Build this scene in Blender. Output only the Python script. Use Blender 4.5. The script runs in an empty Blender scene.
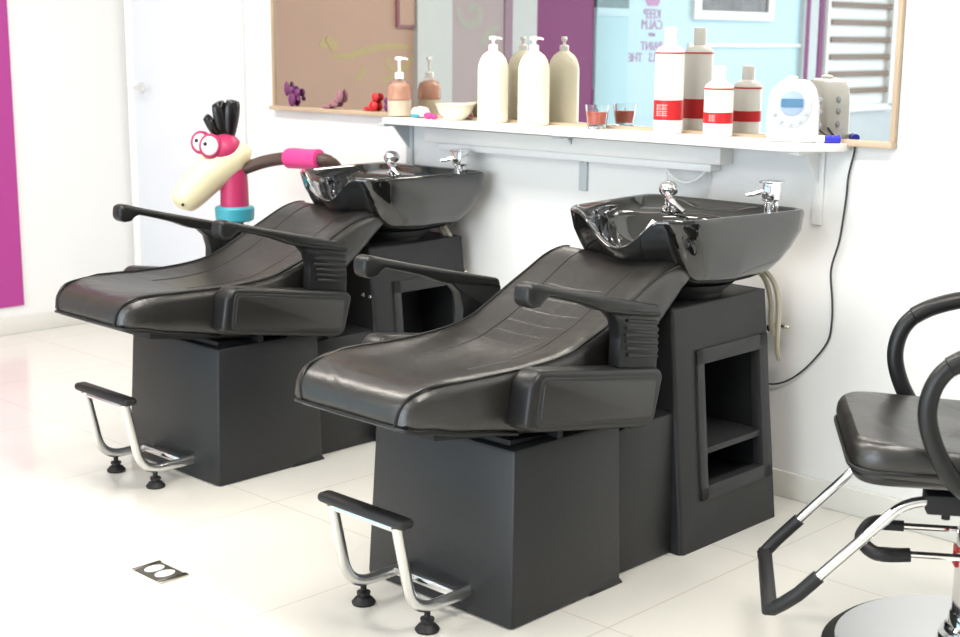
import bpy, bmesh, math, random
from mathutils import Vector, Matrix
random.seed(4)
PI = math.pi
S = 0.86                                     # everything is laid out in camera-fit units, S turns them into metres
scene = bpy.context.scene
COL = scene.collection

# ------------------------------------------------------------------ camera, world, lights, exposure
cam_d = bpy.data.cameras.new('camera'); cam = bpy.data.objects.new('camera', cam_d); COL.objects.link(cam)
cam_d.sensor_width = 36; cam_d.lens = 52.015; cam_d.clip_start = .05; cam_d.dof.use_dof = True; cam_d.dof.focus_distance = 3.45; cam_d.dof.aperture_fstop = 5.0
rt = Vector((0.71648184, 0.69756579, 0.00746629)); up = Vector((-0.14192406, 0.13527704, 0.98059048)); fw = Vector((-0.68301635, 0.70363491, -0.19592491))
mw = Matrix((rt, up, -fw)).transposed().to_4x4(); mw.translation = Vector((0, -3.805, 1.45)) * S
cam.matrix_world = mw
scene.camera = cam

world = bpy.data.worlds.new('world'); scene.world = world; world.use_nodes = True
bgn = world.node_tree.nodes['Background']; bgn.inputs[0].default_value = (.86, .92, 1, 1); bgn.inputs[1].default_value = .62

def area(name, loc, size, power, color, rot=(0, 0, 0)):
    l = bpy.data.lights.new(name, 'AREA'); l.shape = 'RECTANGLE'; l.size = size[0] * S; l.size_y = size[1] * S
    l.energy = power * S * S; l.color = color
    o = bpy.data.objects.new(name, l); COL.objects.link(o); o.location = Vector(loc) * S; o.rotation_euler = rot
    return o
for _p in ((-4.6, -1.7, 2.95), (-2.9, -1.35, 2.95), (-.9, -1.5, 2.95), (-4.6, -5.2, 2.95), (-1.6, -4.6, 2.95)):
    area('ceiling_light', _p, (1.3, .35), 27, (1, .94, .86))
area('shop_window_daylight', (-2.2, -9.5, 1.45), (6.0, 2.5), 205, (.74, .87, 1), (math.radians(90), 0, 0))

scene.view_settings.view_transform = 'Standard'; scene.view_settings.look = 'None'
scene.view_settings.gamma = 1; scene.view_settings.use_curve_mapping = False
scene.view_settings.exposure = 0.60

# ------------------------------------------------------------------ materials
def mat(name, color, rough=.5, metal=0, spec=.5, bump=0, scale=60, mottle=0, trans=0, ior=1.45, emit=0, coat=0, alpha=1):
    m = bpy.data.materials.new(name); m.use_nodes = True; nt = m.node_tree; b = nt.nodes['Principled BSDF']
    b.inputs['Base Color'].default_value = (*color, 1); b.inputs['Roughness'].default_value = rough
    b.inputs['Metallic'].default_value = metal; b.inputs['Specular IOR Level'].default_value = spec
    b.inputs['Transmission Weight'].default_value = trans; b.inputs['IOR'].default_value = ior
    b.inputs['Coat Weight'].default_value = coat; b.inputs['Coat Roughness'].default_value = .03
    b.inputs['Alpha'].default_value = alpha
    if emit: b.inputs['Emission Color'].default_value = (*color, 1); b.inputs['Emission Strength'].default_value = emit
    if bump or mottle:
        tc = nt.nodes.new('ShaderNodeTexCoord'); nz = nt.nodes.new('ShaderNodeTexNoise')
        nz.inputs['Scale'].default_value = scale; nz.inputs['Detail'].default_value = 4
        nt.links.new(tc.outputs['Object'], nz.inputs['Vector'])
        if bump:
            bp = nt.nodes.new('ShaderNodeBump'); bp.inputs['Strength'].default_value = bump; bp.inputs['Distance'].default_value = .004
            nt.links.new(nz.outputs['Fac'], bp.inputs['Height']); nt.links.new(bp.outputs['Normal'], b.inputs['Normal'])
        if mottle:
            mx = nt.nodes.new('ShaderNodeMix'); mx.data_type = 'RGBA'
            mx.inputs[6].default_value = (*[c * (1 - mottle) for c in color], 1); mx.inputs[7].default_value = (*[min(1, c * (1 + mottle)) for c in color], 1)
            nt.links.new(nz.outputs['Fac'], mx.inputs[0]); nt.links.new(mx.outputs[2], b.inputs['Base Color'])
    return m

M = {}
M['wall'] = mat('white wall paint', (.86, .86, .85), .6, bump=.05, scale=80)
M['wallgrey'] = mat('warm grey wall paint', (.50, .47, .43), .6, bump=.05, scale=80)
M['ceiling'] = mat('ceiling paint', (.85, .85, .83), .7, bump=.05)
M['door'] = mat('white door paint', (.76, .79, .83), .4, bump=.03, scale=30)
M['base'] = mat('baseboard tile', (.78, .77, .72), .25, mottle=.06, scale=9)
M['purple'] = mat('magenta paint', (.43, .05, .28), .45, mottle=.05)
M['tan'] = mat('tan wall paint', (.47, .325, .255), .6, mottle=.05, scale=3)
M['greypink'] = mat('grey pink paint', (.42, .36, .38), .6, mottle=.06, scale=3)
M['postgrey'] = mat('blue grey post', (.56, .60, .62), .5, mottle=.05, scale=8)
M['vine'] = mat('green vine decal', (.45, .375, .20), .6, mottle=.1)
M['swirl'] = mat('pale green swirl decal', (.40, .405, .375), .6, mottle=.1)
M['deep_purple'] = mat('deep purple paint', (.20, .022, .14), .5, mottle=.1)
M['greymauve'] = mat('grey mauve paint', (.30, .20, .27), .5, mottle=.1)
M['sky'] = mat('sky blue paint', (.52, .74, .86), .5, mottle=.03, scale=4)
M['paleblue'] = mat('pale blue paint', (.42, .66, .76), .5, mottle=.03)
M['teal_glass'] = mat('dark teal glazing', (.10, .18, .19), .15, mottle=.4, scale=20)
M['mauve'] = mat('poster mauve ink', (.50, .30, .52), .6, mottle=.05)
M['whitegloss'] = mat('white laminate', (.86, .87, .87), .3, mottle=.02)
M['shelf'] = mat('white shelf board', (.88, .87, .84), .3, mottle=.02)
M['plasticwhite'] = mat('white plastic', (.86, .86, .84), .3, mottle=.02)
M['cream'] = mat('cream plastic', (.86, .81, .64), .3, mottle=.03)
M['mirror'] = mat('mirror silver', (.70, .695, .67), .0, 1, mottle=.005, scale=2)
M['frame'] = mat('tan mirror frame', (.56, .43, .30), .4, mottle=.1, scale=12)
M['leather'] = mat('black leather', (.016, .0145, .0128), .33, spec=1.0, bump=.10, scale=220)
M['plast'] = mat('black satin plastic', (.012, .0125, .013), .36, spec=.5, bump=.05, scale=300)
M['cab'] = mat('charcoal textured plastic', (.017, .0178, .0195), .42, spec=.5, bump=.25, scale=240, mottle=.15)
M['frameplast'] = mat('charcoal frame plastic', (.030, .030, .032), .45, bump=.1, scale=240)
M['dark'] = mat('flat black', (.008, .008, .009), .6, mottle=.1)
M['bowl'] = mat('black glazed bowl', (.007, .0068, .0068), .04, spec=.8, coat=1.0, mottle=.05)
M['chrome'] = mat('chrome', (.82, .82, .83), .09, 1, mottle=.02)
M['satinchrome'] = mat('satin chrome', (.80, .80, .79), .28, 1, mottle=.02)
M['steel'] = mat('brushed steel', (.62, .60, .53), .25, 1, mottle=.05)
M['rubber'] = mat('black rubber', (.012, .012, .013), .5, bump=.08)
M['cord'] = mat('dark cord', (.05, .055, .06), .5, mottle=.05)
M['hose'] = mat('ivory hose', (.60, .55, .43), .4, mottle=.05)
M['beak'] = mat('cream toy plastic', (.84, .76, .50), .32, mottle=.05, scale=8)
M['pinktoy'] = mat('magenta toy plastic', (.50, .035, .13), .4, mottle=.1)
M['pinkgrip'] = mat('hot pink foam grip', (.80, .055, .26), .5, bump=.1)
M['tealtoy'] = mat('teal toy plastic', (.055, .36, .45), .35, mottle=.05)
M['brown'] = mat('dark brown tube', (.075, .042, .033), .4, mottle=.1)
M['feather'] = mat('glossy black feather plastic', (.008, .008, .008), .2, mottle=.1)
M['eye'] = mat('toy eye white', (.88, .87, .86), .25, mottle=.01)
M['red'] = mat('red label', (.58, .018, .022), .4, mottle=.04)
M['pink'] = mat('pale pink label print', (.80, .40, .38), .4, mottle=.04)
M['faint'] = mat('faint grey label print', (.66, .62, .60), .5, mottle=.04)
M['glass'] = mat('clear glass', (.97, .98, .98), .02, trans=1, mottle=.005)
M['clear'] = mat('clear plastic', (.94, .95, .96), .08, trans=1, ior=1.2, mottle=.01)
M['orange'] = mat('orange soap', (.86, .46, .32), .2, trans=.3, mottle=.1, scale=30)
M['peach'] = mat('peach soap', (.86, .72, .54), .3, mottle=.1, scale=15)
M['candle'] = mat('red candle wax', (.68, .12, .07), .4, mottle=.1)
M['lcd'] = mat('blue display', (.12, .26, .42), .15, mottle=.1)
M['lcdring'] = mat('pale blue dial', (.42, .54, .80), .25, mottle=.05)
M['ringgrey'] = mat('pale grey plastic', (.66, .69, .74), .3, mottle=.03)
M['greyprint'] = mat('grey button', (.50, .53, .58), .4, mottle=.05)
M['pen'] = mat('cobalt plastic', (.05, .05, .62), .25, mottle=.1)
M['toy_purple'] = mat('purple toy', (.16, .03, .13), .4, mottle=.15)
M['toy_lilac'] = mat('dusky mauve toy', (.34, .15, .19), .4, mottle=.15)
M['toy_red'] = mat('red toy', (.62, .02, .025), .35, mottle=.15)
M['photo'] = mat('dark picture print', (.12, .11, .11), .3, mottle=.9, scale=14)
M['slat'] = mat('brown slat', (.24, .17, .13), .5, mottle=.1)
M['lamp'] = mat('lit lamp diffuser', (1, .95, .87), .5, emit=2.2)
M['bag'] = mat('clear bag film', (.9, .92, .94), .12, trans=.7, ior=1.1, alpha=.45, mottle=.02)
M['outletdark'] = mat('dark outlet plate', (.075, .07, .06), .4, mottle=.1)
M['bluebowl'] = mat('pale bowl glaze', (.86, .80, .66), .25, mottle=.12, scale=20)

def floor_material():
    m = bpy.data.materials.new('glossy porcelain tile'); m.use_nodes = True; nt = m.node_tree; b = nt.nodes['Principled BSDF']
    tc = nt.nodes.new('ShaderNodeTexCoord'); mp = nt.nodes.new('ShaderNodeMapping')
    mp.inputs['Location'].default_value = (2.735 * S, 1.905 * S, 0)
    br = nt.nodes.new('ShaderNodeTexBrick'); br.offset = 0; br.inputs['Scale'].default_value = 1
    br.inputs['Mortar Size'].default_value = .0022; br.inputs['Mortar Smooth'].default_value = .1
    br.inputs['Brick Width'].default_value = .60 * S * 1.14; br.inputs['Row Height'].default_value = .60 * S * 1.14
    br.inputs['Color1'].default_value = (.82, .80, .74, 1); br.inputs['Color2'].default_value = (.80, .785, .735, 1); br.inputs['Mortar'].default_value = (.67, .63, .56, 1)
    nz = nt.nodes.new('ShaderNodeTexNoise'); nz.inputs['Scale'].default_value = 3; nz.inputs['Detail'].default_value = 6
    mx = nt.nodes.new('ShaderNodeMix'); mx.data_type = 'RGBA'; mx.blend_type = 'MULTIPLY'; mx.inputs[0].default_value = .12
    nt.links.new(tc.outputs['Object'], mp.inputs['Vector']); nt.links.new(mp.outputs[0], br.inputs['Vector']); nt.links.new(tc.outputs['Object'], nz.inputs['Vector'])
    nt.links.new(br.outputs['Color'], mx.inputs[6]); nt.links.new(nz.outputs['Fac'], mx.inputs[7]); nt.links.new(mx.outputs[2], b.inputs['Base Color'])
    b.inputs['Roughness'].default_value = .16; b.inputs['Specular IOR Level'].default_value = .5
    return m
M['floor'] = floor_material()

def wrinkle(m):
    nt = m.node_tree; b = nt.nodes['Principled BSDF']; old = [n for n in nt.nodes if n.type == 'BUMP'][0]
    tc = nt.nodes.new('ShaderNodeTexCoord'); mp = nt.nodes.new('ShaderNodeMapping'); mp.inputs['Scale'].default_value = (1, 1.8, 1)
    nz = nt.nodes.new('ShaderNodeTexNoise'); nz.inputs['Scale'].default_value = 7; nz.inputs['Detail'].default_value = 2; nz.inputs['Distortion'].default_value = .8
    bp = nt.nodes.new('ShaderNodeBump'); bp.inputs['Strength'].default_value = .5; bp.inputs['Distance'].default_value = .007
    nt.links.new(tc.outputs['Object'], mp.inputs['Vector']); nt.links.new(mp.outputs[0], nz.inputs['Vector']); nt.links.new(nz.outputs['Fac'], bp.inputs['Height'])
    nt.links.new(bp.outputs['Normal'], old.inputs['Normal'])
M['panel_leather'] = mat('smooth black leather', (.013, .0122, .0115), .38, spec=.8, bump=.10, scale=220)
wrinkle(M['leather'])
def croc_material():                          # leather with an embossed grid of scales down the middle
    m = M['leather'].copy(); m.name = 'embossed black leather'; nt = m.node_tree; b = nt.nodes['Principled BSDF']
    tc = nt.nodes.new('ShaderNodeTexCoord')
    br = nt.nodes.new('ShaderNodeTexBrick'); br.offset = .5; br.inputs['Scale'].default_value = 1
    br.inputs['Mortar Size'].default_value = .0022; br.inputs['Mortar Smooth'].default_value = .8
    br.inputs['Brick Width'].default_value = .052; br.inputs['Row Height'].default_value = .046
    br.inputs['Color1'].default_value = (1, 1, 1, 1); br.inputs['Color2'].default_value = (.9, .9, .9, 1); br.inputs['Mortar'].default_value = (0, 0, 0, 1)
    nt.links.new(tc.outputs['Object'], br.inputs['Vector'])
    bp = nt.nodes.new('ShaderNodeBump'); bp.inputs['Strength'].default_value = .30; bp.inputs['Distance'].default_value = .003
    old = b.inputs['Normal'].links[0].from_node
    nt.links.new(br.outputs['Color'], bp.inputs['Height']); nt.links.new(old.outputs['Normal'], bp.inputs['Normal']); nt.links.new(bp.outputs['Normal'], b.inputs['Normal'])
    return m
M['croc'] = croc_material()

# ------------------------------------------------------------------ builders (all coordinates in layout units, world space)
ORG = {}
def thing(name, label, cat, loc, group=None):
    o = bpy.data.objects.new(name, None); COL.objects.link(o); o.location = Vector(loc) * S; o.empty_display_size = .1
    ORG[o.name] = Vector(loc); o['label'] = label; o['category'] = cat
    if group: o['group'] = group
    return o
def obj(name, bm, m, parent=None, label=None, origin=None, angle=35):
    org = ORG[parent.name] if parent else Vector(origin or (0, 0, 0))
    bmesh.ops.translate(bm, verts=bm.verts, vec=-org); bmesh.ops.scale(bm, verts=bm.verts, vec=(S, S, S))
    bmesh.ops.recalc_face_normals(bm, faces=bm.faces)
    me = bpy.data.meshes.new(name); bm.to_mesh(me); bm.free()
    for p in me.polygons: p.use_smooth = True
    me.set_sharp_from_angle(angle=math.radians(angle))
    for mm in (m if isinstance(m, (list, tuple)) else [m]): me.materials.append(mm)
    o = bpy.data.objects.new(name, me); COL.objects.link(o)
    if parent: o.parent = parent
    else: o.location = org * S
    ORG[o.name] = org
    if label: o['label'] = label
    return o
def tag(o, label, cat, group=None):
    o['label'] = label; o['category'] = cat
    if group: o['group'] = group
    return o
def struct(name, bm, m, parent=None):
    o = obj(name, bm, m, parent)
    if not parent: o['kind'] = 'structure'
    return o
BM = bmesh.new
def box(bm, x0, x1, y0, y1, z0, z1, bev=0, seg=2, mi=0):
    r = bmesh.ops.create_cube(bm, size=1)
    for v in r['verts']: v.co = Vector((x0 + (v.co.x + .5) * (x1 - x0), y0 + (v.co.y + .5) * (y1 - y0), z0 + (v.co.z + .5) * (z1 - z0)))
    fs = set(f for v in r['verts'] for f in v.link_faces)
    for f in fs: f.material_index = mi
    if bev:
        es = list(set(e for v in r['verts'] for e in v.link_edges))
        bmesh.ops.bevel(bm, geom=es, offset=bev, segments=seg, affect='EDGES', profile=.5)
    return bm
def hexa(bm, lo, hi, bev=0, seg=2):           # lo, hi: four corners each
    vs = [bm.verts.new(p) for p in lo] + [bm.verts.new(p) for p in hi]
    fs = [bm.faces.new([vs[i] for i in q]) for q in ((3, 2, 1, 0), (4, 5, 6, 7), (0, 1, 5, 4), (1, 2, 6, 5), (2, 3, 7, 6), (3, 0, 4, 7))]
    if bev: bmesh.ops.bevel(bm, geom=list(set(e for f in fs for e in f.edges)), offset=bev, segments=seg, affect='EDGES', profile=.5)
    return bm
def tube(bm, pts, r, n=12, closed=False, cap=True, flat=1.0, mi=0):
    pts = [Vector(p) for p in pts]; N = len(pts); rs = r if isinstance(r, (list, tuple)) else [r] * N
    rings = []; prev = None
    for i, p in enumerate(pts):
        if closed: t = pts[(i + 1) % N] - pts[i - 1]
        else: t = pts[min(i + 1, N - 1)] - pts[max(i - 1, 0)]
        t.normalize()
        a = prev if prev is not None else (Vector((0, 0, 1)) if abs(t.z) < .9 else Vector((1, 0, 0)))
        a = (a - t * a.dot(t)).normalized(); prev = a; b = t.cross(a)
        rings.append([bm.verts.new(p + (a * math.cos(2 * PI * k / n) * flat + b * math.sin(2 * PI * k / n)) * rs[i]) for k in range(n)])
    for i in range(N if closed else N - 1):
        A = rings[i]; B = rings[(i + 1) % N]
        for k in range(n): bm.faces.new((A[k], A[(k + 1) % n], B[(k + 1) % n], B[k])).material_index = mi
    if cap and not closed:
        bm.faces.new(rings[0]).material_index = mi; bm.faces.new(rings[-1]).material_index = mi
    return bm
def smooth(pts, n=6, closed=False):           # Catmull-Rom
    P = [Vector(p) for p in pts]; N = len(P); out = []
    for i in range(N if closed else N - 1):
        g = (lambda k: P[k % N]) if closed else (lambda k: P[max(0, min(N - 1, k))])
        a, b, c, d = g(i - 1), g(i), g(i + 1), g(i + 2)
        for k in range(n):
            t = k / n
            out.append(.5 * ((2 * b) + (c - a) * t + (2 * a - 5 * b + 4 * c - d) * t * t + (3 * b - a - 3 * c + d) * t ** 3))
    if not closed: out.append(P[-1])
    return out
def fillet(pts, r, n=5):                      # polyline with rounded corners
    P = [Vector(p) for p in pts]; out = [P[0]]
    for i in range(1, len(P) - 1):
        a, b, c = P[i - 1], P[i], P[i + 1]; u = a - b; v = c - b; d = min(r, u.length * .48, v.length * .48)
        p0 = b + u.normalized() * d; p2 = b + v.normalized() * d
        for k in range(n + 1):
            t = k / n; out.append(p0 * (1 - t) ** 2 + b * 2 * t * (1 - t) + p2 * t * t)
    return out + [P[-1]]
def lathe(bm, prof, c, n=28, mi=0, sx=1, sy=1):
    rings = []
    for r, z in prof:
        rings.append([bm.verts.new((c[0] + r * sx * math.cos(2 * PI * k / n), c[1] + r * sy * math.sin(2 * PI * k / n), c[2] + z)) for k in range(n)])
    for A, B in zip(rings, rings[1:]):
        for k in range(n): bm.faces.new((A[k], A[(k + 1) % n], B[(k + 1) % n], B[k])).material_index = mi
    bm.faces.new(rings[0]).material_index = mi; bm.faces.new(rings[-1]).material_index = mi
    return bm
def ball(bm, c, r, sc=(1, 1, 1), n=20, mi=0, mat4=None):
    m = Matrix.Translation(c) @ (mat4 or Matrix()) @ Matrix.Diagonal((*sc, 1))
    q = bmesh.ops.create_uvsphere(bm, u_segments=n, v_segments=n // 2 + 2, radius=r, matrix=m)
    for v in q['verts']:
        for f in v.link_faces: f.material_index = mi
    return bm
def roundpoly(P, r, n=4):                     # 2D polygon with rounded corners, r a number or one per corner
    out = []; N = len(P)
    for i in range(N):
        a, b, c = Vector(P[i - 1]), Vector(P[i]), Vector(P[(i + 1) % N]); rr = r[i] if isinstance(r, (list, tuple)) else r
        u = a - b; v = c - b; d = min(rr, u.length * .45, v.length * .45)
        p0 = b + u.normalized() * d; p2 = b + v.normalized() * d
        for k in range(n + 1):
            t = k / n; out.append(p0 * (1 - t) ** 2 + b * 2 * t * (1 - t) + p2 * t * t)
    return out
def inset(poly, d):                           # polygon shrunk by d
    N = len(poly); P = [Vector(p).to_2d() for p in poly]
    ar = sum(P[i].x * P[(i + 1) % N].y - P[(i + 1) % N].x * P[i].y for i in range(N)); sg = 1 if ar > 0 else -1
    out = []
    for i in range(N):
        u = P[i] - P[i - 1]; k = 1
        while u.length < 1e-6: k += 1; u = P[i] - P[i - k]
        v = P[(i + 1) % N] - P[i]; k = 1
        while v.length < 1e-6: k += 1; v = P[(i + k) % N] - P[i]
        n1 = Vector((-u.y, u.x)).normalized() * sg; n2 = Vector((-v.y, v.x)).normalized() * sg; m = n1 + n2
        m = m.normalized() if m.length > 1e-4 else n1
        out.append(P[i] + m * d / max(.5, m.dot(n1)))
    return out
def prism(bm, poly, fn, d0, d1, bev=0, seg=2, mi=0):   # fn(u, v, d) -> point
    if d0 > d1: d0, d1 = d1, d0
    bev = min(bev, (d1 - d0) * .48)
    L = [(0, d0), (0, d1)] if not bev else [(bev * (1 - math.sin(PI / 2 * k / seg)), d0 + bev * (1 - math.cos(PI / 2 * k / seg))) for k in range(seg + 1)] + [(bev * (1 - math.cos(PI / 2 * k / seg)), d1 - bev * (1 - math.sin(PI / 2 * k / seg))) for k in range(seg + 1)]
    R = []
    for b, d in L:
        q = inset(poly, b) if b > 1e-7 else poly
        R.append([bm.verts.new(fn(p[0], p[1], d)) for p in q])
    N = len(poly); fs = [bm.faces.new(R[0]), bm.faces.new(R[-1][::-1])]
    for A, B in zip(R, R[1:]): fs += [bm.faces.new((A[k], B[k], B[(k + 1) % N], A[(k + 1) % N])) for k in range(N)]
    for f in fs: f.material_index = mi
    return bm
XP = lambda u, v, d: (d, u, v)                # polygon in the YZ plane, extruded along X
YP = lambda u, v, d: (u, d, v)
ZP = lambda u, v, d: (u, v, d)
def text_bm(body, size, fn, depth=.003):
    cu = bpy.data.curves.new('lettering', 'FONT'); cu.body = body; cu.size = size; cu.align_x = 'CENTER'; cu.extrude = depth; cu.resolution_u = 3
    o = bpy.data.objects.new('lettering', cu); me = bpy.data.meshes.new_from_object(o)
    bm = BM(); bm.from_mesh(me)
    for v in bm.verts: v.co = Vector(fn(v.co.x, v.co.y, v.co.z))
    bpy.data.objects.remove(o); bpy.data.curves.remove(cu); bpy.data.meshes.remove(me)
    return bm
def copy_tree(o, parent=None):
    c = o.copy(); COL.objects.link(c); ORG[c.name] = ORG[o.name]
    if parent: c.parent = parent
    for ch in [k for k in bpy.data.objects if k.parent == o]: copy_tree(ch, c)
    return c

# ------------------------------------------------------------------ the room
XL = -6.395
struct('floor', box(BM(), XL - .1, 3, -9.6, .3, -.06, 0), M['floor'])
struct('ceiling', box(BM(), XL - .1, 3, -9.6, .3, 3.0, 3.06), M['ceiling'])
struct('wall_left', box(BM(), XL - .12, XL, -9.6, .3, 0, 3.0), M['wall'])
struct('wall_back', box(BM(), -5.17, 3, 0, .16, 0, 3.0), M['wall'])
struct('wall_recess', box(BM(), XL, -5.05, .16, .3, 0, 3.0), M['wall'])
struct('wall_right', box(BM(), 3, 3.1, -9.6, .3, 0, 3.0), M['wallgrey'])
struct('wall_front', box(BM(), XL - .1, 3.1, -9.7, -9.6, 0, 3.0), M['wallgrey'])
d1 = struct('door_1', box(BM(), -6.30, -5.42, .125, .16, .01, 2.35, .004), M['door'])
bm = BM(); box(bm, -6.36, -6.30, .12, .16, 0, 2.42, .003); box(bm, -5.42, -5.36, .12, .16, 0, 2.42, .003); box(bm, -6.36, -5.36, .12, .16, 2.36, 2.42, .003)
t1 = struct('trim_1', bm, M['wall'])
bm = BM(); lathe(bm, [(.028, 0), (.028, .012), (.012, .016), (.012, .05)], (0, 0, 0), 16)
bmesh.ops.rotate(bm, verts=bm.verts, cent=(0, 0, 0), matrix=Matrix.Rotation(PI / 2, 3, 'X')); bmesh.ops.translate(bm, verts=bm.verts, vec=(-6.225, .125, 1.205))
tube(bm, fillet([(-6.225, .078, 1.205), (-6.19, .075, 1.205), (-6.13, .078, 1.198)], .01), .009, 10)
obj('door_handle', bm, M['satinchrome'], d1, 'dark grey lever handle')
struct('baseboard_left', box(BM(), XL, XL + .016, -9.6, .16, 0, .088, .004), M['base'])
struct('baseboard_back', box(BM(), -5.17, 3, -.014, 0, 0, .088, .004), M['base'])
struct('trim_2', box(BM(), XL, XL + .012, -.93, -.503, .14, 3.0), M['purple'])

# what the mirror shows: the long left wall behind the photographer
def panel(y0, y1, z0, z1, m, name, x=.012): return struct(name, box(BM(), XL, XL + x, y0, y1, z0, z1), m)
panel(-2.17, -1.0, .10, 3.0, M['tan'], 'trim_3')
panel(-2.47, -2.17, .10, 3.0, M['postgrey'], 'trim_4', .05)
panel(-2.985, -2.47, .10, 3.0, M['greypink'], 'trim_5')
panel(-3.06, -2.985, .10, 3.0, M['greymauve'], 'trim_6', .02)
panel(-3.30, -3.06, .10, 3.0, M['postgrey'], 'trim_7', .02)
cy, cz = -3.63, 1.62
bm = BM(); box(bm, XL, XL + .016, -3.90, -3.305, 1.12, 3.0)
prism(bm, [(cy + .29 * math.cos(a) * 1.03, 1.12 + .5 * math.sin(a)) for a in [PI + PI * k / 16 for k in range(17)]], XP, XL, XL + .016)
struct('trim_8', bm, M['deep_purple'])
# vines painted on the tan and grey-pink walls
def vine(pts, w, m, name):
    bm = BM(); x = XL + .0125
    q = smooth([(x, a, b) for a, b in pts], 8); n = len(q)
    tube(bm, q, [w * (.35 + .65 * math.sin(PI * (.08 + .84 * i / (n - 1)))) for i in range(n)], 8)
    for v in bm.verts: v.co.x = XL + .012 + max(0, (v.co.x - x) * .05) + .001
    return bm
bm = vine([(-1.52, 1.28), (-1.62, 1.27), (-1.72, 1.29), (-1.88, 1.325), (-2.02, 1.33), (-2.16, 1.325)], .022, 0, '')
for k, (a, b, r) in enumerate(((-1.46, 1.345, .028), (-1.53, 1.335, .03), (-1.50, 1.365, .024))):
    prism(bm, [(a + r * 1.2 * math.cos(t), b + r * math.sin(t)) for t in [2 * PI * k / 14 for k in range(14)]], XP, XL + .012, XL + .0133 + .0012 * k)
b2 = vine([(-1.98, 1.27), (-1.95, 1.23), (-1.99, 1.20), (-2.06, 1.205), (-2.13, 1.23)], .016, 0, ''); me = bpy.data.meshes.new('t'); b2.to_mesh(me); bm.from_mesh(me); b2.free()
b2 = vine([(-1.70, 1.13), (-1.74, 1.16), (-1.76, 1.21)], .022, 0, ''); b2.to_mesh(me); bm.from_mesh(me); b2.free()
b2 = vine([(-1.90, 1.13), (-2.0, 1.15), (-2.1, 1.20), (-2.165, 1.27)], .02, 0, ''); b2.to_mesh(me); bm.from_mesh(me); b2.free()
bpy.data.meshes.remove(me)
bmesh.ops.translate(bm, verts=bm.verts, vec=(0, 0, .085))
tag(obj('vine_decal', bm, M['vine'], origin=(XL + .012, -1.8, 1.2)), 'olive green leafy vine decal on tan wall, seen in the mirror', 'decal')
bm = vine([(-2.55, 1.55), (-2.58, 1.46), (-2.66, 1.43), (-2.74, 1.46), (-2.74, 1.53), (-2.68, 1.55), (-2.65, 1.51)], .03, 0, '')
b2 = vine([(-2.76, 1.30), (-2.83, 1.38), (-2.93, 1.42)], .03, 0, ''); me = bpy.data.meshes.new('t'); b2.to_mesh(me); bm.from_mesh(me); b2.free(); bpy.data.meshes.remove(me)
bmesh.ops.translate(bm, verts=bm.verts, vec=(0, 0, .12))
tag(obj('swirl_decal', bm, M['swirl'], origin=(XL + .012, -2.7, 1.4)), 'pale green swirl decal on grey-pink wall, seen in the mirror', 'decal')
# small framed board on the tan wall
t = thing('framed_board', 'small tan board with dark edge hanging on tan wall, seen in the mirror', 'board', (XL + .012, -2.09, 1.48))
bm = BM(); box(bm, XL + .012, XL + .03, -2.165, -2.02, 1.53, 1.85); obj('backing', bm, M['toy_lilac'], t)
bm = BM(); box(bm, XL + .03, XL + .036, -2.16, -2.035, 1.545, 1.845); obj('face', bm, M['tan'], t)

# pale blue cupboard, blue wall, poster, pictures, doorway and rack further along
t = thing('tall_cupboard', 'pale blue cupboard with dark teal glazed top beside purple wall, seen in the mirror', 'cupboard', (XL + .02, -4.1, 0))
bm = BM(); box(bm, XL, XL + .03, -4.275, -3.915, .1, 1.63, .004); obj('body', bm, M['paleblue'], t)
bm = BM(); box(bm, XL, XL + .035, -4.275, -3.915, 1.63, 1.69, .004); obj('rail', bm, M['sky'], t)
bm = BM(); box(bm, XL, XL + .03, -4.275, -3.915, 1.69, 2.4); obj('glazing', bm, M['teal_glass'], t)
panel(-6.62, -4.28, .1, 3.0, M['sky'], 'trim_9', .010)
t = thing('poster', 'sky blue poster with mauve lettering reading keep calm, seen in the mirror', 'poster', (XL + .01, -4.66, 1.0))
bm = BM(); box(bm, XL + .010, XL + .016, -5.02, -4.29, .9, 2.1); obj('sheet', bm, M['sky'], t)
# wall faces +X: reading direction runs towards +Y
for body, z, sz, dy in (('KEEP', 1.625, .098, 0), ('CALM', 1.548, .098, 0), ('AND', 1.495, .04, 0), ('PAINT', 1.395, .092, 0), ('THE', 1.312, .092, .19), ('NAILS', 1.312, .092, -.09)):
    bm = text_bm(body, sz, lambda x, y, d: (XL + .0165 + max(0, d), -4.57 + dy + x, z + y)); obj('lettering', bm, M['mauve'], t)
bm = BM(); cy_ = -4.57
prism(bm, [(cy_ - .085, 1.745), (cy_ - .06, 1.715), (cy_ + .06, 1.715), (cy_ + .085, 1.745), (cy_ + .09, 1.83), (cy_ + .045, 1.785), (cy_, 1.85), (cy_ - .045, 1.785), (cy_ - .09, 1.83)], XP, XL + .016, XL + .0185); obj('crown', bm, M['mauve'], t)
t = thing('picture_frame', 'wide white picture frame with dark print on pale wall, seen in the mirror', 'picture', (XL + .012, -5.62, 1.60))
bm = BM(); box(bm, XL + .01, XL + .03, -6.08, -5.15, 1.695, 2.39); obj('print', bm, M['photo'], t)
bm = BM()
for a in ((-6.16, -6.08, 1.695, 2.39), (-5.15, -5.06, 1.695, 2.39), (-6.16, -5.06, 1.63, 1.695), (-6.16, -5.06, 2.39, 2.48)): box(bm, XL + .01, XL + .045, a[0], a[1], a[2], a[3])
obj('frame', bm, M['whitegloss'], t)
struct('trim_10', box(BM(), XL + .010, XL + .03, -6.62, -5.02, 1.42, 1.45, .004), M['whitegloss'])
bm = BM(); box(bm, XL, XL + .05, -6.84, -6.62, 0, 3.0); struct('trim_11', bm, M['postgrey'])
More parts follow.
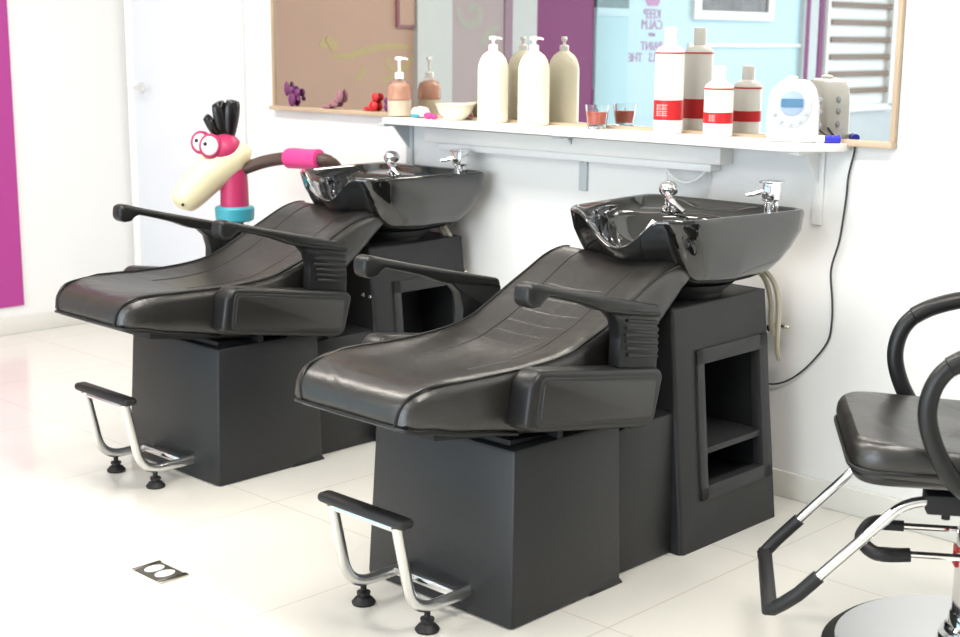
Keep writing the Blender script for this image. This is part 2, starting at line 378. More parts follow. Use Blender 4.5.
bm = BM(); box(bm, XL, XL + .055, -6.70, -6.64, 0, 3.0); box(bm, XL, XL + .04, -6.95, -6.88, 0, 3.0); struct('trim_12', bm, M['deep_purple'])
bm = BM(); box(bm, XL, XL + .03, -8.35, -6.95, 0, 3.0); struct('trim_13', bm, M['postgrey'])
t = thing('slatted_rack', 'tall rack of brown slats in a pale frame on far wall, seen in the mirror', 'rack', (XL + .03, -7.6, 0))
bm = BM(); box(bm, XL + .03, XL + .06, -7.03, -6.98, .9, 2.6, .004); box(bm, XL + .03, XL + .09, -8.14, -8.07, .9, 2.6, .004); box(bm, XL + .03, XL + .09, -8.14, -6.98, .86, .92, .004); box(bm, XL + .03, XL + .034, -8.1, -7.0, .9, 2.6); obj('frame', bm, M['whitegloss'], t)
for k in range(11):
    bm = BM(); box(bm, XL + .034, XL + .075, -8.07, -7.03, 1.02 + k * .148, 1.068 + k * .148, .004); obj('slat', bm, M['slat'], t)

# ceiling lamp housings
LP = [(-4.6, -1.7), (-2.9, -1.35), (-.9, -1.5), (-4.6, -5.2), (-1.6, -4.6)]
for i, (x, y) in enumerate(LP):
    t = thing('ceiling_panel_light', ['lit ceiling panel above farther shampoo station', 'lit ceiling panel above nearer shampoo station', 'lit ceiling panel above styling chair', 'lit ceiling panel along left wall behind photographer', 'lit ceiling panel nearest the camera'][i], 'ceiling light', (x, y, 3.0), 'ceiling panel lights')
    bm = BM()
    for a in ((-.70, .70, -.22, -.18), (-.70, .70, .18, .22), (-.70, -.66, -.18, .18), (.66, .70, -.18, .18)): box(bm, x + a[0], x + a[1], y + a[2], y + a[3], 2.96, 3.0)
    obj('housing', bm, M['whitegloss'], t)
    bm = BM(); box(bm, x - .66, x + .66, y - .18, y + .18, 2.97, 3.0); obj('diffuser', bm, M['lamp'], t)

# ------------------------------------------------------------------ mirror, shelf, things on the wall
t = thing('wall_mirror', 'long wall mirror in a thin tan frame above the white shelf', 'mirror', (-3.49, 0, 1.149))
bm = BM(); box(bm, -4.965, -1.985, -.004, 0, 1.150, 2.5); obj('pane', bm, M['mirror'], t)
bm = BM(); box(bm, -4.965, -1.985, -.034, 0, 1.149, 1.167, .002); box(bm, -4.965, -4.955, -.016, 0, 1.167, 2.5, .002); box(bm, -2.000, -1.985, -.020, 0, 1.167, 2.5, .002); box(bm, -4.965, -1.985, -.034, 0, 2.5, 2.53, .002)
obj('frame', bm, M['frame'], t)

ZS = 1.158
t = thing('wall_shelf', 'long white wall shelf under the mirror holding bottles and radio', 'shelf', (-3.1, 0, 1.133))
bm = BM(); poly = roundpoly([(-4.10, 0), (-4.06, -.185), (-2.235, -.205), (-2.13, -.08), (-2.13, 0)], [0.001, .02, .05, .05, .001])
prism(bm, poly, ZP, 1.134, ZS, .003); obj('board', bm, M['shelf'], t)
for x in (-4.085, -3.18, -2.235):
    bm = BM(); box(bm, x - .018, x + .018, -.012, 0, .90 if x > -3 else .93, 1.134, .003); box(bm, x - .018, x + .018, -.16, 0, 1.122, 1.134, .003); prism(bm, [(-.012, 1.125), (-.10, 1.125), (-.012, 1.03)], XP, x - .003, x + .003)
    obj('bracket', bm, M['postgrey' if x < -3 else 'whitegloss'], t)
t = thing('cable_trunking', 'white boxed cable trunking fixed to the wall beneath the shelf', 'trunking', (-3.25, 0, 1.04))
bm = BM(); box(bm, -3.93, -2.555, -.075, 0, 1.066, 1.122, .004); obj('body', bm, M['plasticwhite'], t)
bm = BM(); box(bm, -3.87, -2.60, -.062, 0, 1.040, 1.066, .004); obj('lower_lip', bm, M['whitegloss'], t)

YB = -.085
def pump_head(t, x, y, z0, m, h=.085, s=1, ang=0.0):
    bm = BM(); lathe(bm, [(.024 * s, 0), (.024 * s, .03 * s), (.018 * s, .035 * s)], (x, y, z0), 20); obj('collar', bm, m, t)
    bm = BM(); lathe(bm, [(.008 * s, 0), (.008 * s, h - .02)], (x, y, z0 + .03 * s), 12); lathe(bm, [(.014 * s, 0), (.016 * s, .012), (.012 * s, .016)], (x, y, z0 + h - .005), 16)
    d = Vector((math.cos(ang), math.sin(ang), 0)); p = Vector((x, y, z0 + h + .003))
    tube(bm, [p - d * .022 * s, p + d * .03 * s, p + d * .045 * s + Vector((0, 0, -.004))], [.008 * s, .007 * s, .005 * s], 8)
    obj('pump', bm, m, t)
def pump_bottle(x, label):
    t = thing('pump_bottle', label, 'bottle', (x, YB, ZS), 'white pump bottles on the shelf')
    bm = BM(); r = .0605
    lathe(bm, [(r - .006, 0), (r, .006), (r, .190), (r - .002, .208), (r - .009, .229), (r - .021, .246), (r - .036, .256), (.018, .260)], (x, YB, ZS), 36, sy=.85); obj('body', bm, M['cream'], t)
    pump_head(t, x, YB, ZS + .257, M['plasticwhite'], .044, .72, math.radians(40))
    for dz, w, h in ((.150, .012, .008), (.138, .016, .003), (.105, .014, .005), (.085, .02, .003)): obj('label_print', box(BM(), x - .012 - w / 2, x - .012 + w / 2, YB - .0535, YB - .05, ZS + dz, ZS + dz + h), M['faint'], t)
pump_bottle(-3.554, 'white pump bottle nearest the soap dispenser on the shelf')
pump_bottle(-3.353, 'white pump bottle beside the small red candle glass')

t = thing('soap_dispenser', 'clear pump dispenser of orange soap at the shelf left end', 'dispenser', (-4.06, YB, ZS))
x = -4.06
bm = BM(); lathe(bm, [(.044, 0), (.048, .005), (.047, .10), (.040, .128), (.024, .142), (.016, .146)], (x, YB, ZS), 28); obj('body', bm, M['clear'], t)
bm = BM(); lathe(bm, [(.042, .004), (.043, .006), (.043, .060), (.042, .064)], (x, YB, ZS), 24); obj('label_band', bm, M['peach'], t, 'peach label round the lower half')
bm = BM(); lathe(bm, [(.041, .066), (.042, .07), (.041, .098), (.034, .120), (.02, .13)], (x, YB, ZS), 24); obj('soap', bm, M['orange'], t, 'orange liquid soap')
pump_head(t, x, YB, ZS + .146, M['plasticwhite'], .075, .75, math.radians(45))

t = thing('shallow_bowl', 'small cream bowl left of the white pump bottles', 'bowl', (-3.75, YB, ZS))
bm = BM(); lathe(bm, [(.035, 0), (.04, .004), (.062, .028), (.074, .058), (.077, .061), (.073, .061), (.058, .032), (.03, .012), (.001, .010)], (-3.75, YB, ZS), 32); obj('basin', bm, M['bluebowl'], t)
bm = BM(); lathe(bm, [(.001, .033), (.057, .033), (.050, .045), (.02, .05), (.001, .05)], (-3.75, YB, ZS), 24); obj('contents', bm, M['peach'], t)

t = thing('hair_clip', 'hot pink hair clip left of the cream bowl', 'hair clip', (-3.855, -.12, ZS))
bm = BM(); ball(bm, (-3.86, -.12, ZS + .013), .013, (1.7, 1, 1), 14); obj('jaw', bm, M['pinkgrip'], t)
bm = BM(); ball(bm, (-3.835, -.115, ZS + .010), .010, (2.0, 1, 1), 14); obj('grip', bm, M['pinkgrip'], t)
t = thing('crumpled_packet', 'white and pale blue packet between soap dispenser and pink clip', 'packet', (-3.935, -.1, ZS))
bm = BM(); bmesh.ops.create_icosphere(bm, subdivisions=3, radius=.036, matrix=Matrix.Translation((-3.935, -.09, ZS + .022)) @ Matrix.Diagonal((1.25, .8, .6, 1)))
for v in bm.verts: v.co += Vector((random.uniform(-1, 1), random.uniform(-1, 1), random.uniform(-1, 1))) * .003
obj('wrapper', bm, M['whitegloss'], t)
bm = BM(); box(bm, -3.955, -3.915, -.124, -.115, ZS + .004, ZS + .016, .003); obj('stripe', bm, M['tealtoy'], t, 'pale teal stripe')

t = thing('candle_glass', 'small tapered glass with red candle beside the second pump bottle', 'candle', (-3.063, -.08, ZS))
c = (-3.063, -.08, ZS)
bm = BM(); lathe(bm, [(.030, 0), (.032, .003), (.042, .082), (.0405, .082), (.031, .010), (.001, .010)], c, 28); obj('glass', bm, M['glass'], t)
bm = BM(); lathe(bm, [(.0305, .018), (.0365, .058), (.001, .058)], c, 28); obj('wax', bm, M['candle'], t)
bm = BM(); tube(bm, [(c[0], c[1], c[2] + .056), (c[0] + .002, c[1], c[2] + .068)], .0015, 6); obj('wick', bm, M['dark'], t)

def shampoo(x, h, r, label, cap, z0, hh):
    t = thing('shampoo_bottle', label, 'bottle', (x, YB, ZS))
    b = h - cap
    bm = BM(); lathe(bm, [(r - .004, 0), (r, .005), (r, b - .024), (r - .004, b - .013), (r * .62, b - .003), (r * .45, b)], (x, YB, ZS), 32); obj('body', bm, M['plasticwhite'], t)
    bm = BM(); lathe(bm, [(r * .44, 0), (r * .44, cap - .006), (r * .40, cap - .002), (r * .3, cap)], (x, YB, ZS + b), 20); obj('cap', bm, M['plasticwhite'], t)
    bm = BM(); lathe(bm, [(r + .0008, z0), (r + .0008, z0 + hh)], (x, YB, ZS), 32); obj('label_band', bm, M['red'], t, 'red band round the lower part')
    bm = BM(); lathe(bm, [(r + .0006, b - .028), (r + .0006, b - .023)], (x, YB, ZS), 32); obj('shoulder_stripe', bm, M['red'], t, 'thin red line below the shoulder')
    d = Vector((.18, -.98, 0)); e = Vector((.98, .18, 0)); p = Vector((x, YB, ZS + z0 + hh * .5)) + d * (r + .001)
    bm = BM()
    for a, q in ((-.5, .5), (.5, .5), (-.5, -.5), (.5, -.5)):
        w = hh * .14
        for s1, s2, w1, h1 in ((0, .7, 1, .18), (0, -.7, 1, .18), (0, 0, .8, .14), (-.7, 0, .18, 1)):
            cc = p + e * (a * w * 2.2 + s1 * w) + Vector((0, 0, q * w * 2.3 + s2 * w))
            hexa(bm, [cc + e * (i * w * w1) + Vector((0, 0, j * w * h1)) + d * -.003 for i, j in ((-1, -1), (1, -1), (1, 1), (-1, 1))], [cc + e * (i * w * w1) + Vector((0, 0, j * w * h1)) + d * .0015 for i, j in ((-1, -1), (1, -1), (1, 1), (-1, 1))])
    obj('emblem', bm, M['pink'], t, 'pale pink emblem')
    bm = BM()
    for k in range(3):
        cc = Vector((x, YB, ZS + z0 + hh + .03 + k * .018)) + d * (r + .0004); w = (.012, .02, .015)[k]
        hexa(bm, [cc + e * (i * w) + Vector((0, 0, j * .0016)) + d * -.003 for i, j in ((-1, -1), (1, -1), (1, 1), (-1, 1))], [cc + e * (i * w) + Vector((0, 0, j * .0016)) + d * .001 for i, j in ((-1, -1), (1, -1), (1, 1), (-1, 1))])
    obj('label_print', bm, M['faint'], t)
shampoo(-2.758, .343, .0475, 'tall white bottle with red band between candle and short bottle', .058, .045, .064)
shampoo(-2.562, .222, .0465, 'short white bottle with red band left of the white radio', .046, .043, .034)

# radio
t = thing('clock_radio', 'white round-topped radio with blue display at the shelf right end', 'radio', (-2.278, -.1, ZS))
RC = Vector((-2.278, -.10, ZS)); ra = math.radians(33); rx = Vector((math.cos(ra), math.sin(ra), 0)); rn = Vector((math.sin(ra), -math.cos(ra), 0))
RP = lambda u, v, d: RC + rx * u + rn * d + Vector((0, 0, v))
bm = BM(); prism(bm, roundpoly([(-.078, 0), (.076, 0), (.074, .13), (.052, .185), (-.035, .190), (-.074, .15), (-.082, .07)], [.02, .02, .05, .05, .05, .05, .05], 6), RP, -.045, .045, .014, 4); obj('body', bm, M['plasticwhite'], t)
def disc(r, d0, d1, cu=-.008, cv=.118, n=36):
    b = BM(); prism(b, [(cu + r * math.cos(2 * PI * k / n), cv + r * math.sin(2 * PI * k / n)) for k in range(n)], RP, d0, d1, .002); return b
obj('dial_ring', disc(.061, .043, .050, -.010, .105), M['ringgrey'], t, 'pale grey ring round the dial')
dr = obj('dial', disc(.037, .048, .053), M['lcdring'], t, 'pale blue round dial')
b = BM(); prism(b, roundpoly([(-.040, .106), (.024, .106), (.024, .131), (-.040, .131)], .004), RP, .05, .055); obj('display', b, M['lcd'], dr, 'dark blue display')
for k in range(5):
    a = math.radians(205 + k * 33); obj('button', disc(.0055, .049, .053, -.010 + .051 * math.cos(a), .105 + .051 * math.sin(a), 14), M['greyprint'], t, 'small grey button')
b = BM(); ball(b, RP(-.01, .192, 0), .014, (1.4, 1.4, .5), 14); obj('top_button', b, M['plasticwhite'], t)
for k, v in enumerate((.05, .09, .125)):
    b = BM(); c0 = RP(.076, v, 0); ball(b, c0, .008, (1, 1, 1.3), 10); obj('side_button', b, M['greyprint'], t, 'small grey side button')

t = thing('marker_pen', 'cobalt blue marker lying behind the radio at the shelf corner', 'pen', (-2.16, -.055, ZS))
b = BM(); tube(b, [(-2.178, -.088, ZS + .012), (-2.145, -.052, ZS + .012)], .012, 12); obj('barrel', b, M['pen'], t)
b = BM(); tube(b, [(-2.193, -.104, ZS + .012), (-2.178, -.088, ZS + .012)], .0122, 12); obj('cap', b, M['whitegloss'], t, 'pale cap')

cord = smooth([(-2.235, -.035, ZS + .04), (-2.19, -.018, ZS + .008), (-2.150, -.016, ZS + .0045), (-2.122, -.014, ZS + .003), (-2.116, -.012, 1.135), (-2.132, -.010, 1.06), (-2.136, -.010, .985), (-2.150, -.010, .86), (-2.173, -.010, .765), (-2.163, -.010, .672), (-2.160, -.010, .60), (-2.172, -.010, .535), (-2.23, -.010, .455), (-2.29, -.010, .40), (-2.345, -.012, .372), (-2.40, -.014, .365)], 5)
tag(obj('power_cord', tube(BM(), cord, .0032, 8), M['cord'], origin=(-2.17, -.01, .7)), 'dark power cord hanging from the shelf down the white wall', 'cord')

t = thing('clear_bag', 'clear plastic bag hanging on the wall behind the nearer bowl', 'bag', (-2.72, 0, .93))
bm = BM(); q = [(-.095, .11), (.095, .115), (.075, .0), (-.07, .0)]
hexa(bm, [(-2.72 + a, -.004, .93 + b) for a, b in q], [(-2.72 + a * .9, -.030, .93 + b * .95) for a, b in q], .008); obj('film', bm, M['bag'], t)
bm = BM(); tube(bm, smooth([(-2.80, -.034, 1.035), (-2.74, -.036, 1.0), (-2.68, -.036, 1.005), (-2.635, -.034, 1.04)], 5), .004, 6); obj('fold', bm, M['whitegloss'], t)

# toys standing on the mirror frame
ZT = 1.167; YT = -.018
def toy(name, label, parts, m, x):
    t = thing(name, label, 'toy', (x, YT, ZT), 'little toys on the mirror frame')
    for nm, balls in parts.items():
        b = BM()
        for dx, dy, dz, r, sc in balls:
            ball(b, (x + dx, YT + dy, ZT + dz), r, sc, 12)
            if nm == 'wing': obj(nm, b, m, t); b = BM()
        if nm != 'wing': obj(nm, b, m, t)
toy('toy_animal', 'purple winged toy at left end of the mirror frame', {'body': [(0, 0, .03, .02, (1.1, .6, 1.5))], 'head': [(-.005, 0, .07, .018, (1, .7, 1))], 'wing': [(-.035, 0, .075, .02, (.7, .5, 1.6)), (.035, 0, .06, .02, (.9, .5, .9)), (.045, 0, .035, .013, (1, .6, .8))]}, M['toy_purple'], -4.82)
toy('toy_animal', 'dusky mauve toy leaning between the purple and red toys', {'body': [(-.05, 0, .008, .012, (2.2, .8, .7)), (0, 0, .02, .014, (2, .8, .9))], 'head': [(.04, 0, .055, .017, (.9, .8, 1.6))], 'foot': [(.02, 0, .035, .012, (1.2, .8, 1.2))]}, M['toy_lilac'], -4.54)
toy('toy_animal', 'red toy near the soap dispenser end of the frame', {'body': [(0, 0, .022, .024, (1, .6, .95))], 'head': [(.012, 0, .058, .017, (1.1, .7, 1))], 'tail': [(-.035, 0, .010, .013, (2, .7, .7))]}, M['toy_red'], -4.29)
toy('toy_animal', 'small dark purple toy right beside the red toy', {'body': [(0, 0, .02, .02, (.8, .6, 1))], 'head': [(-.004, 0, .046, .013, (1.1, .7, 1))]}, M['toy_purple'], -4.205)

# ------------------------------------------------------------------ floor outlet
t = thing('floor_outlet', 'dark floor socket plate set in the white tiles', 'outlet', (-3.157, -1.815, 0))
bm = BM(); box(bm, -3.225, -3.090, -1.857, -1.773, 0, .004, .001); obj('plate', bm, M['outletdark'], t)
for x0, x1 in ((-3.104, -3.084), (-3.231, -3.219)): obj('edge_strip', box(BM(), x0, x1, -1.860, -1.770, 0, .0055, .001), M['steel'], t, 'pale metal edge strip')
for x in (-3.187, -3.135):
    bm = BM(); prism(bm, [(x + .021 * math.cos(a), -1.815 + .030 * math.sin(a)) for a in [2 * PI * k / 24 for k in range(24)]], ZP, .003, .0062); obj('socket', bm, M['plasticwhite'], t, 'white oval socket')

# ------------------------------------------------------------------ shampoo station (nearer one first)
def make_station():
    cx = -2.49
    t = thing('shampoo_station', 'nearer black leather shampoo chair with glossy black wash bowl', 'shampoo chair', (cx, -.8, 0), 'black shampoo stations along the wall')
    # plinth under the seat
    bm = BM()
    hexa(bm, [(-2.752, -1.412, 0), (-2.205, -1.412, 0), (-2.212, -.965, 0), (-2.753, -.965, 0)], [(-2.742, -1.385, .46), (-2.226, -1.385, .46), (-2.226, -.968, .46), (-2.742, -.968, .46)], .012)
    hexa(bm, [(-2.757, -1.1, 0), (-2.208, -1.1, 0), (-2.208, -.955, 0), (-2.757, -.955, 0)], [(-2.748, -1.1, .045), (-2.217, -1.1, .045), (-2.220, -.99, .045), (-2.745, -.99, .045)], .006)
    obj('plinth', bm, M['cab'], t)
    bm = BM(); hexa(bm, [(-2.722, -1.0, 0), (-2.252, -1.0, 0), (-2.252, -.66, 0), (-2.722, -.66, 0)], [(-2.722, -1.0, .42), (-2.252, -1.0, .42), (-2.262, -.66, .42), (-2.712, -.66, .42)], .012); obj('connecting_box', bm, M['cab'], t)
    # pedestal with a cubby in its side
    X0, X1, L0, L1, Z = -2.213, -2.277, -2.755, -2.69, .718
    sx = lambda z: X0 + (X1 - X0) * z / Z
    yf = lambda z: -.685; yb = lambda z: -.197 - .02 * z / Z
    bm = BM()
    def face(*pp): return bm.faces.new([bm.verts.new(p) for p in pp])
    hy0, hy1, hz0, hz1 = -.56, -.25, .165, .555; D = .22
    P = lambda y, z, d=0: (sx(z) - d, y, z)
    face(P(yf(0), 0), P(yb(0), 0), P(hy1, hz0), P(hy0, hz0)); face(P(yb(0), 0), P(yb(Z), Z), P(hy1, hz1), P(hy1, hz0))
    face(P(yb(Z), Z), P(yf(Z), Z), P(hy0, hz1), P(hy1, hz1)); face(P(yf(Z), Z), P(yf(0), 0), P(hy0, hz0), P(hy0, hz1))
    for a, b in (((hy0, hz0), (hy1, hz0)), ((hy1, hz0), (hy1, hz1)), ((hy1, hz1), (hy0, hz1)), ((hy0, hz1), (hy0, hz0))): face(P(*a), P(*b), P(*b, D), P(*a, D))
    face(P(hy0, hz0, D), P(hy1, hz0, D), P(hy1, hz1, D), P(hy0, hz1, D))
    face((L0, yf(0), 0), (X0, yf(0), 0), (X1, yf(Z), Z), (L1, yf(Z), Z)); face((L0, yb(0), 0), (X0, yb(0), 0), (X1, yb(Z), Z), (L1, yb(Z), Z))
    face((L0, yf(0), 0), (L0, yb(0), 0), (L1, yb(Z), Z), (L1, yf(Z), Z)); face((L1, yf(Z), Z), (X1, yf(Z), Z), (X1, yb(Z), Z), (L1, yb(Z), Z)); face((L0, yf(0), 0), (X0, yf(0), 0), (X0, yb(0), 0), (L0, yb(0), 0))
    bmesh.ops.remove_doubles(bm, verts=bm.verts, dist=.0005)
    es = [e for e in bm.edges if len(e.link_faces) == 2 and all(abs(v.co.y - yf(0)) < .001 for v in e.verts) and abs(e.verts[0].co.z - e.verts[1].co.z) > .5]
    es += [e for e in bm.edges if all(abs(v.co.z - Z) < .001 for v in e.verts)]
    bmesh.ops.bevel(bm, geom=es, offset=.012, segments=3, affect='EDGES', profile=.5)
    ped = obj('pedestal', bm, M['cab'], t)
    bm = BM()
    def bar(y0, y1, z0, z1, d0=-.008, d1=.03): hexa(bm, [P(y0, z0, d1), P(y0, z0, d0), P(y1, z0, d0), P(y1, z0, d1)], [P(y0, z1, d1), P(y0, z1, d0), P(y1, z1, d0), P(y1, z1, d1)], .003)
    bar(-.585, -.55, .14, .585); bar(-.262, -.218, .14, .585); bar(-.585, -.218, .14, .180); bar(-.585, -.218, .54, .585)
    obj('cubby_frame', bm, M['frameplast'], t)
    bm = BM(); hexa(bm, [P(-.56, .272, .21), P(-.56, .272, .0), P(-.25, .272, .0), P(-.25, .272, .21)], [P(-.56, .29, .21), P(-.56, .29, .0), P(-.25, .29, .0), P(-.25, .29, .21)], .002); obj('cubby_shelf', bm, M['frameplast'], t)
    bm = BM()
    for y in (-.70, ):
        for dx in (0, .035):
            obj('screw', ball(BM(), (-2.31 + dx, -.688, .540), .0075, (1, .6, 1), 10), M['chrome'], t, 'bright screw head')
    # seat cushion: stations along Y
    ST = [(-1.722, .142, .592, .582, .006, 0), (-1.717, .182, .612, .567, .02, 0), (-1.704, .207, .632, .558, .03, 0), (-1.680, .222, .648, .552, .035, .0), (-1.640, .232, .660, .547, .036, .003),
          (-1.58, .243, .666, .532, .034, .010), (-1.48, .248, .663, .514, .032, .018), (-1.36, .248, .659, .490, .03, .024), (-1.24, .246, .661, .47, .03, .026), (-1.14, .242, .670, .46, .03, .026),
          (-1.06, .236, .690, .47, .03, .022), (-.98, .240, .722, .50, .03, .024), (-.90, .238, .762, .575, .032, .022), (-.82, .234, .802, .645, .036, .018), (-.76, .236, .830, .69, .042, .014),
          (-.71, .236, .846, .73, .046, .010), (-.67, .235, .850, .762, .042, .006), (-.64, .230, .843, .785, .028, .003), (-.622, .220, .828, .80, .012, 0)]
    def rings(sub=4):
        V = [Vector(s[:3]) for s in ST]; W = [Vector(s[3:]) for s in ST]
        return [(*a, *b) for a, b in zip(smooth(V, sub), smooth(W, sub))]
    RS = rings()
    def top(x, s):                             # height of the top surface at offset x
        y, w, zt, zb, r, dish = s; r = min(r, (zt - zb) * .5); xe = w - r
        if abs(x) <= xe: return zt - dish * (1 - (x / xe) ** 2)
        q = min(1, (abs(x) - xe) / r); return zt - r + r * math.sqrt(max(0, 1 - q * q))
    nx = lambda y: cx + .016 * min(1, max(0, (-1.45 - y) / .25))
    bm = BM(); R = []
    for s in RS:
        y, w, zt, zb, r, dish = s; r = min(r, (zt - zb) * .5); xe = w - r
        ring = [(-w + .03, zb), (-w + .008, zb + .006), (-w, zb + min(.02, (zt - zb) * .3)), (-w - .004, (zb + zt - r) / 2)]
        ring += [(-xe - r * math.cos(a), zt - r + r * math.sin(a)) for a in [PI / 2 * k / 5 for k in range(5)]]
        ring += [(-xe + 2 * xe * k / 16, 0) for k in range(17)]
        ring = [(a, (zt - dish * (1 - (a / xe) ** 2)) if b == 0 else b) for a, b in ring]
        ring += [(xe + r * math.cos(a), zt - r + r * math.sin(a)) for a in [PI / 2 * k / 5 for k in range(4, -1, -1)]]
        ring += [(w + .004, (zb + zt - r) / 2), (w, zb + min(.02, (zt - zb) * .3)), (w - .008, zb + .006), (w - .03, zb)]
        R.append([bm.verts.new((nx(y) + a, y, b)) for a, b in ring])
    n = len(R[0])
    for A, B in zip(R, R[1:]):
        for k in range(n):
            f = bm.faces.new((A[k], A[(k + 1) % n], B[(k + 1) % n], B[k]))
            c = f.calc_center_median(); f.material_index = 1 if abs(c.x - cx) < .10 and -1.33 < c.y < -.80 else 0
    bm.faces.new(R[0]); bm.faces.new(R[-1])
    cush = obj('seat_cushion', bm, [M['leather'], M['croc']], t, angle=60)
    for sgn in (-1, 1):                        # piping along the top edges and over the nose
        iv = .45 if sgn > 0 else .95
        pts = [(nx(s[0]) + sgn * (s[1] - min(s[4], .03) * iv), s[0], top(s[1] - min(s[4], .03) * iv, s) + .001) for s in RS if s[0] > -1.57 and s[0] < -.64]
        cn = cx + .013; io = 0 if sgn > 0 else .020; nose = [(cn + sgn * (.222 - io), -1.605, .6625), (cn + sgn * (.211 - io), -1.655, .6585 + io * .05), (cn + sgn * (.200 - io), -1.693, .642 + io * .2), (cn + sgn * (.189 - io), -1.717, .610), (cn + sgn * (.180 - io), -1.721, .572)]
        bm = BM(); tube(bm, smooth(nose[::-1], 3) + pts[1:], .0038, 6); obj('piping', bm, M['plast'], cush)
        ins = [(cx + sgn * (.105 + .03 * max(0, (s[0] + 1.3))), s[0], top(.105 + .03 * max(0, s[0] + 1.3), s) - .0005) for s in RS if -1.40 < s[0] < -.66]
        bm = BM(); tube(bm, ins, .0022, 6); obj('seam', bm, M['plast'], cush)
    bot = [(nx(s[0]) + s[1] + .001, s[0], s[3] + .006) for s in RS if -1.712 < s[0] < -1.36][::-1] 
    botl = [(nx(s[0]) - s[1] - .001, s[0], s[3] + .006) for s in RS if -1.712 < s[0] < -1.36]
    bm = BM(); tube(bm, bot + [(cx + .18, -1.722, .572), (cx + .013, -1.727, .572), (cx - .15, -1.722, .572)] + botl, .0045, 6); obj('piping', bm, M['plast'], cush)
    bm = BM()
    hexa(bm, [(cx - .20, -1.60, .515), (cx + .20, -1.60, .515), (cx + .20, -1.0, .43), (cx - .20, -1.0, .43)], [(cx - .20, -1.60, .542), (cx + .20, -1.60, .542), (cx + .20, -1.0, .50), (cx - .20, -1.0, .50)], .004)
    hexa(bm, [(cx - .225, -1.36, .44), (cx + .225, -1.36, .44), (cx + .225, -.86, .40), (cx - .225, -.86, .40)], [(cx - .225, -1.36, .475), (cx + .225, -1.36, .475), (cx + .225, -.86, .435), (cx - .225, -.86, .435)], .004)
    for y in (-1.22, -1.10, -1.0, -.92): hexa(bm, [(cx - .26, y, .425), (cx + .26, y, .425), (cx + .26, y + .02, .425), (cx - .26, y + .02, .425)], [(cx - .26, y, .50), (cx + .26, y, .50), (cx + .26, y + .02, .49), (cx - .26, y + .02, .49)])
    obj('seat_bracket', bm, M['dark'], t)
    # arms
    for sgn in (-1, 1):
        ax = lambda d: cx + sgn * d            # d from the seat centre outwards
        o0, o1 = .245, .322
        outline = [(-1.352, .668), (-.876, .596), (-.858, .576), (-.892, .455), (-.925, .441), (-1.37, .514), (-1.405, .528), (-1.385, .64)]
        bm = BM(); prism(bm, roundpoly(outline, [.02, .02, .012, .02, .02, .02, .03, .02], 4), lambda u, v, d: (ax(d), u, v), o0, o1, .014, 3); ab = obj('arm_box', bm, M['plast'], t)
        pan = [(-1.345, .642), (-.898, .572), (-.914, .468), (-1.362, .536)]
        bm = BM(); prism(bm, roundpoly(pan, .018, 4), lambda u, v, d: (ax(d), u, v), o1 - .006, o1 + .005, .004, 2); obj('arm_panel', bm, M['panel_leather'], ab)
        bm = BM(); prism(bm, roundpoly([(-1.356, .651), (-.888, .578), (-.906, .460), (-1.374, .530)], .02, 4), lambda u, v, d: (ax(d), u, v), o1 - .006, o1 + .0015, .001, 1); obj('panel_rim', bm, M['frameplast'], ab)
        barp = [(-1.405, .848), (-1.402, .880), (-1.38, .888), (-1.329, .874), (-1.217, .846), (-.976, .79), (-.880, .768), (-.872, .735), (-1.03, .762), (-1.11, .780), (-1.18, .807), (-1.25, .827), (-1.325, .846), (-1.345, .838), (-1.355, .826), (-1.385, .824), (-1.40, .834)]
        bm = BM(); prism(bm, roundpoly(barp, .012, 3), lambda u, v, d: (ax(d), u, v), .266, .322, .011, 3); obj('armrest', bm, M['plast'], t)
        post = [(-1.09, .785), (-1.045, .745), (-1.032, .70), (-1.038, .62), (-.872, .585), (-.869, .66), (-.876, .752)]
        bm = BM(); prism(bm, roundpoly(post, .008, 2), lambda u, v, d: (ax(d), u, v), .268, .306, .005, 2); po = obj('arm_post', bm, M['plast'], t)
        bm = BM()
        for k in range(7):
            z = .636 + k * .0185
            prism(bm, roundpoly([(-1.018 + .004 * abs(k - 3), z + .010), (-.876, z - .014), (-.876, z - .004), (-1.018 + .004 * abs(k - 3), z + .020)], .003, 2), lambda u, v, d: (ax(d), u, v), .304, .313, .002, 1)
        obj('ribs', bm, M['plast'], po)
    # footrest
    fr = obj('footrest', tube(BM(), [(-2.600, -1.657, .29), (-2.362, -1.657, .29)], .008, 8), M['chrome'], t)
    for x in (-2.602, -2.360):
        bm = BM(); tube(bm, fillet([(x, -1.657, .30), (x, -1.605, .062), (x, -1.37, .062)], .075, 8), .0155, 12, flat=.75); obj('leg', bm, M['satinchrome'], fr)
        bm = BM(); lathe(bm, [(.030, 0), (.032, .006), (.022, .018), (.014, .022), (.014, .028)], (x, -1.555, 0), 20); lathe(bm, [(.018, .028), (.018, .034), (.008, .036), (.008, .055)], (x, -1.555, 0), 16); obj('rubber_foot', bm, M['rubber'], fr, 'black rubber foot')
    bm = BM(); box(bm, -2.602, -2.360, -1.452, -1.43, .052, .074, .004); obj('cross_bar', bm, M['chrome'], fr)
    bm = BM(); box(bm, -2.640, -2.318, -1.680, -1.634, .300, .326, .012, 3); obj('foot_pad', bm, M['rubber'], fr, 'black rubber foot pad')
    # wash bowl
    bcx = -2.447; N = 112
    outline = roundpoly([(-2.735, -.205), (-2.672, -.735), (-2.215, -.765), (-2.138, -.205)], [.05, .13, .13, .05], 8)
    cen = Vector((bcx, -.47))
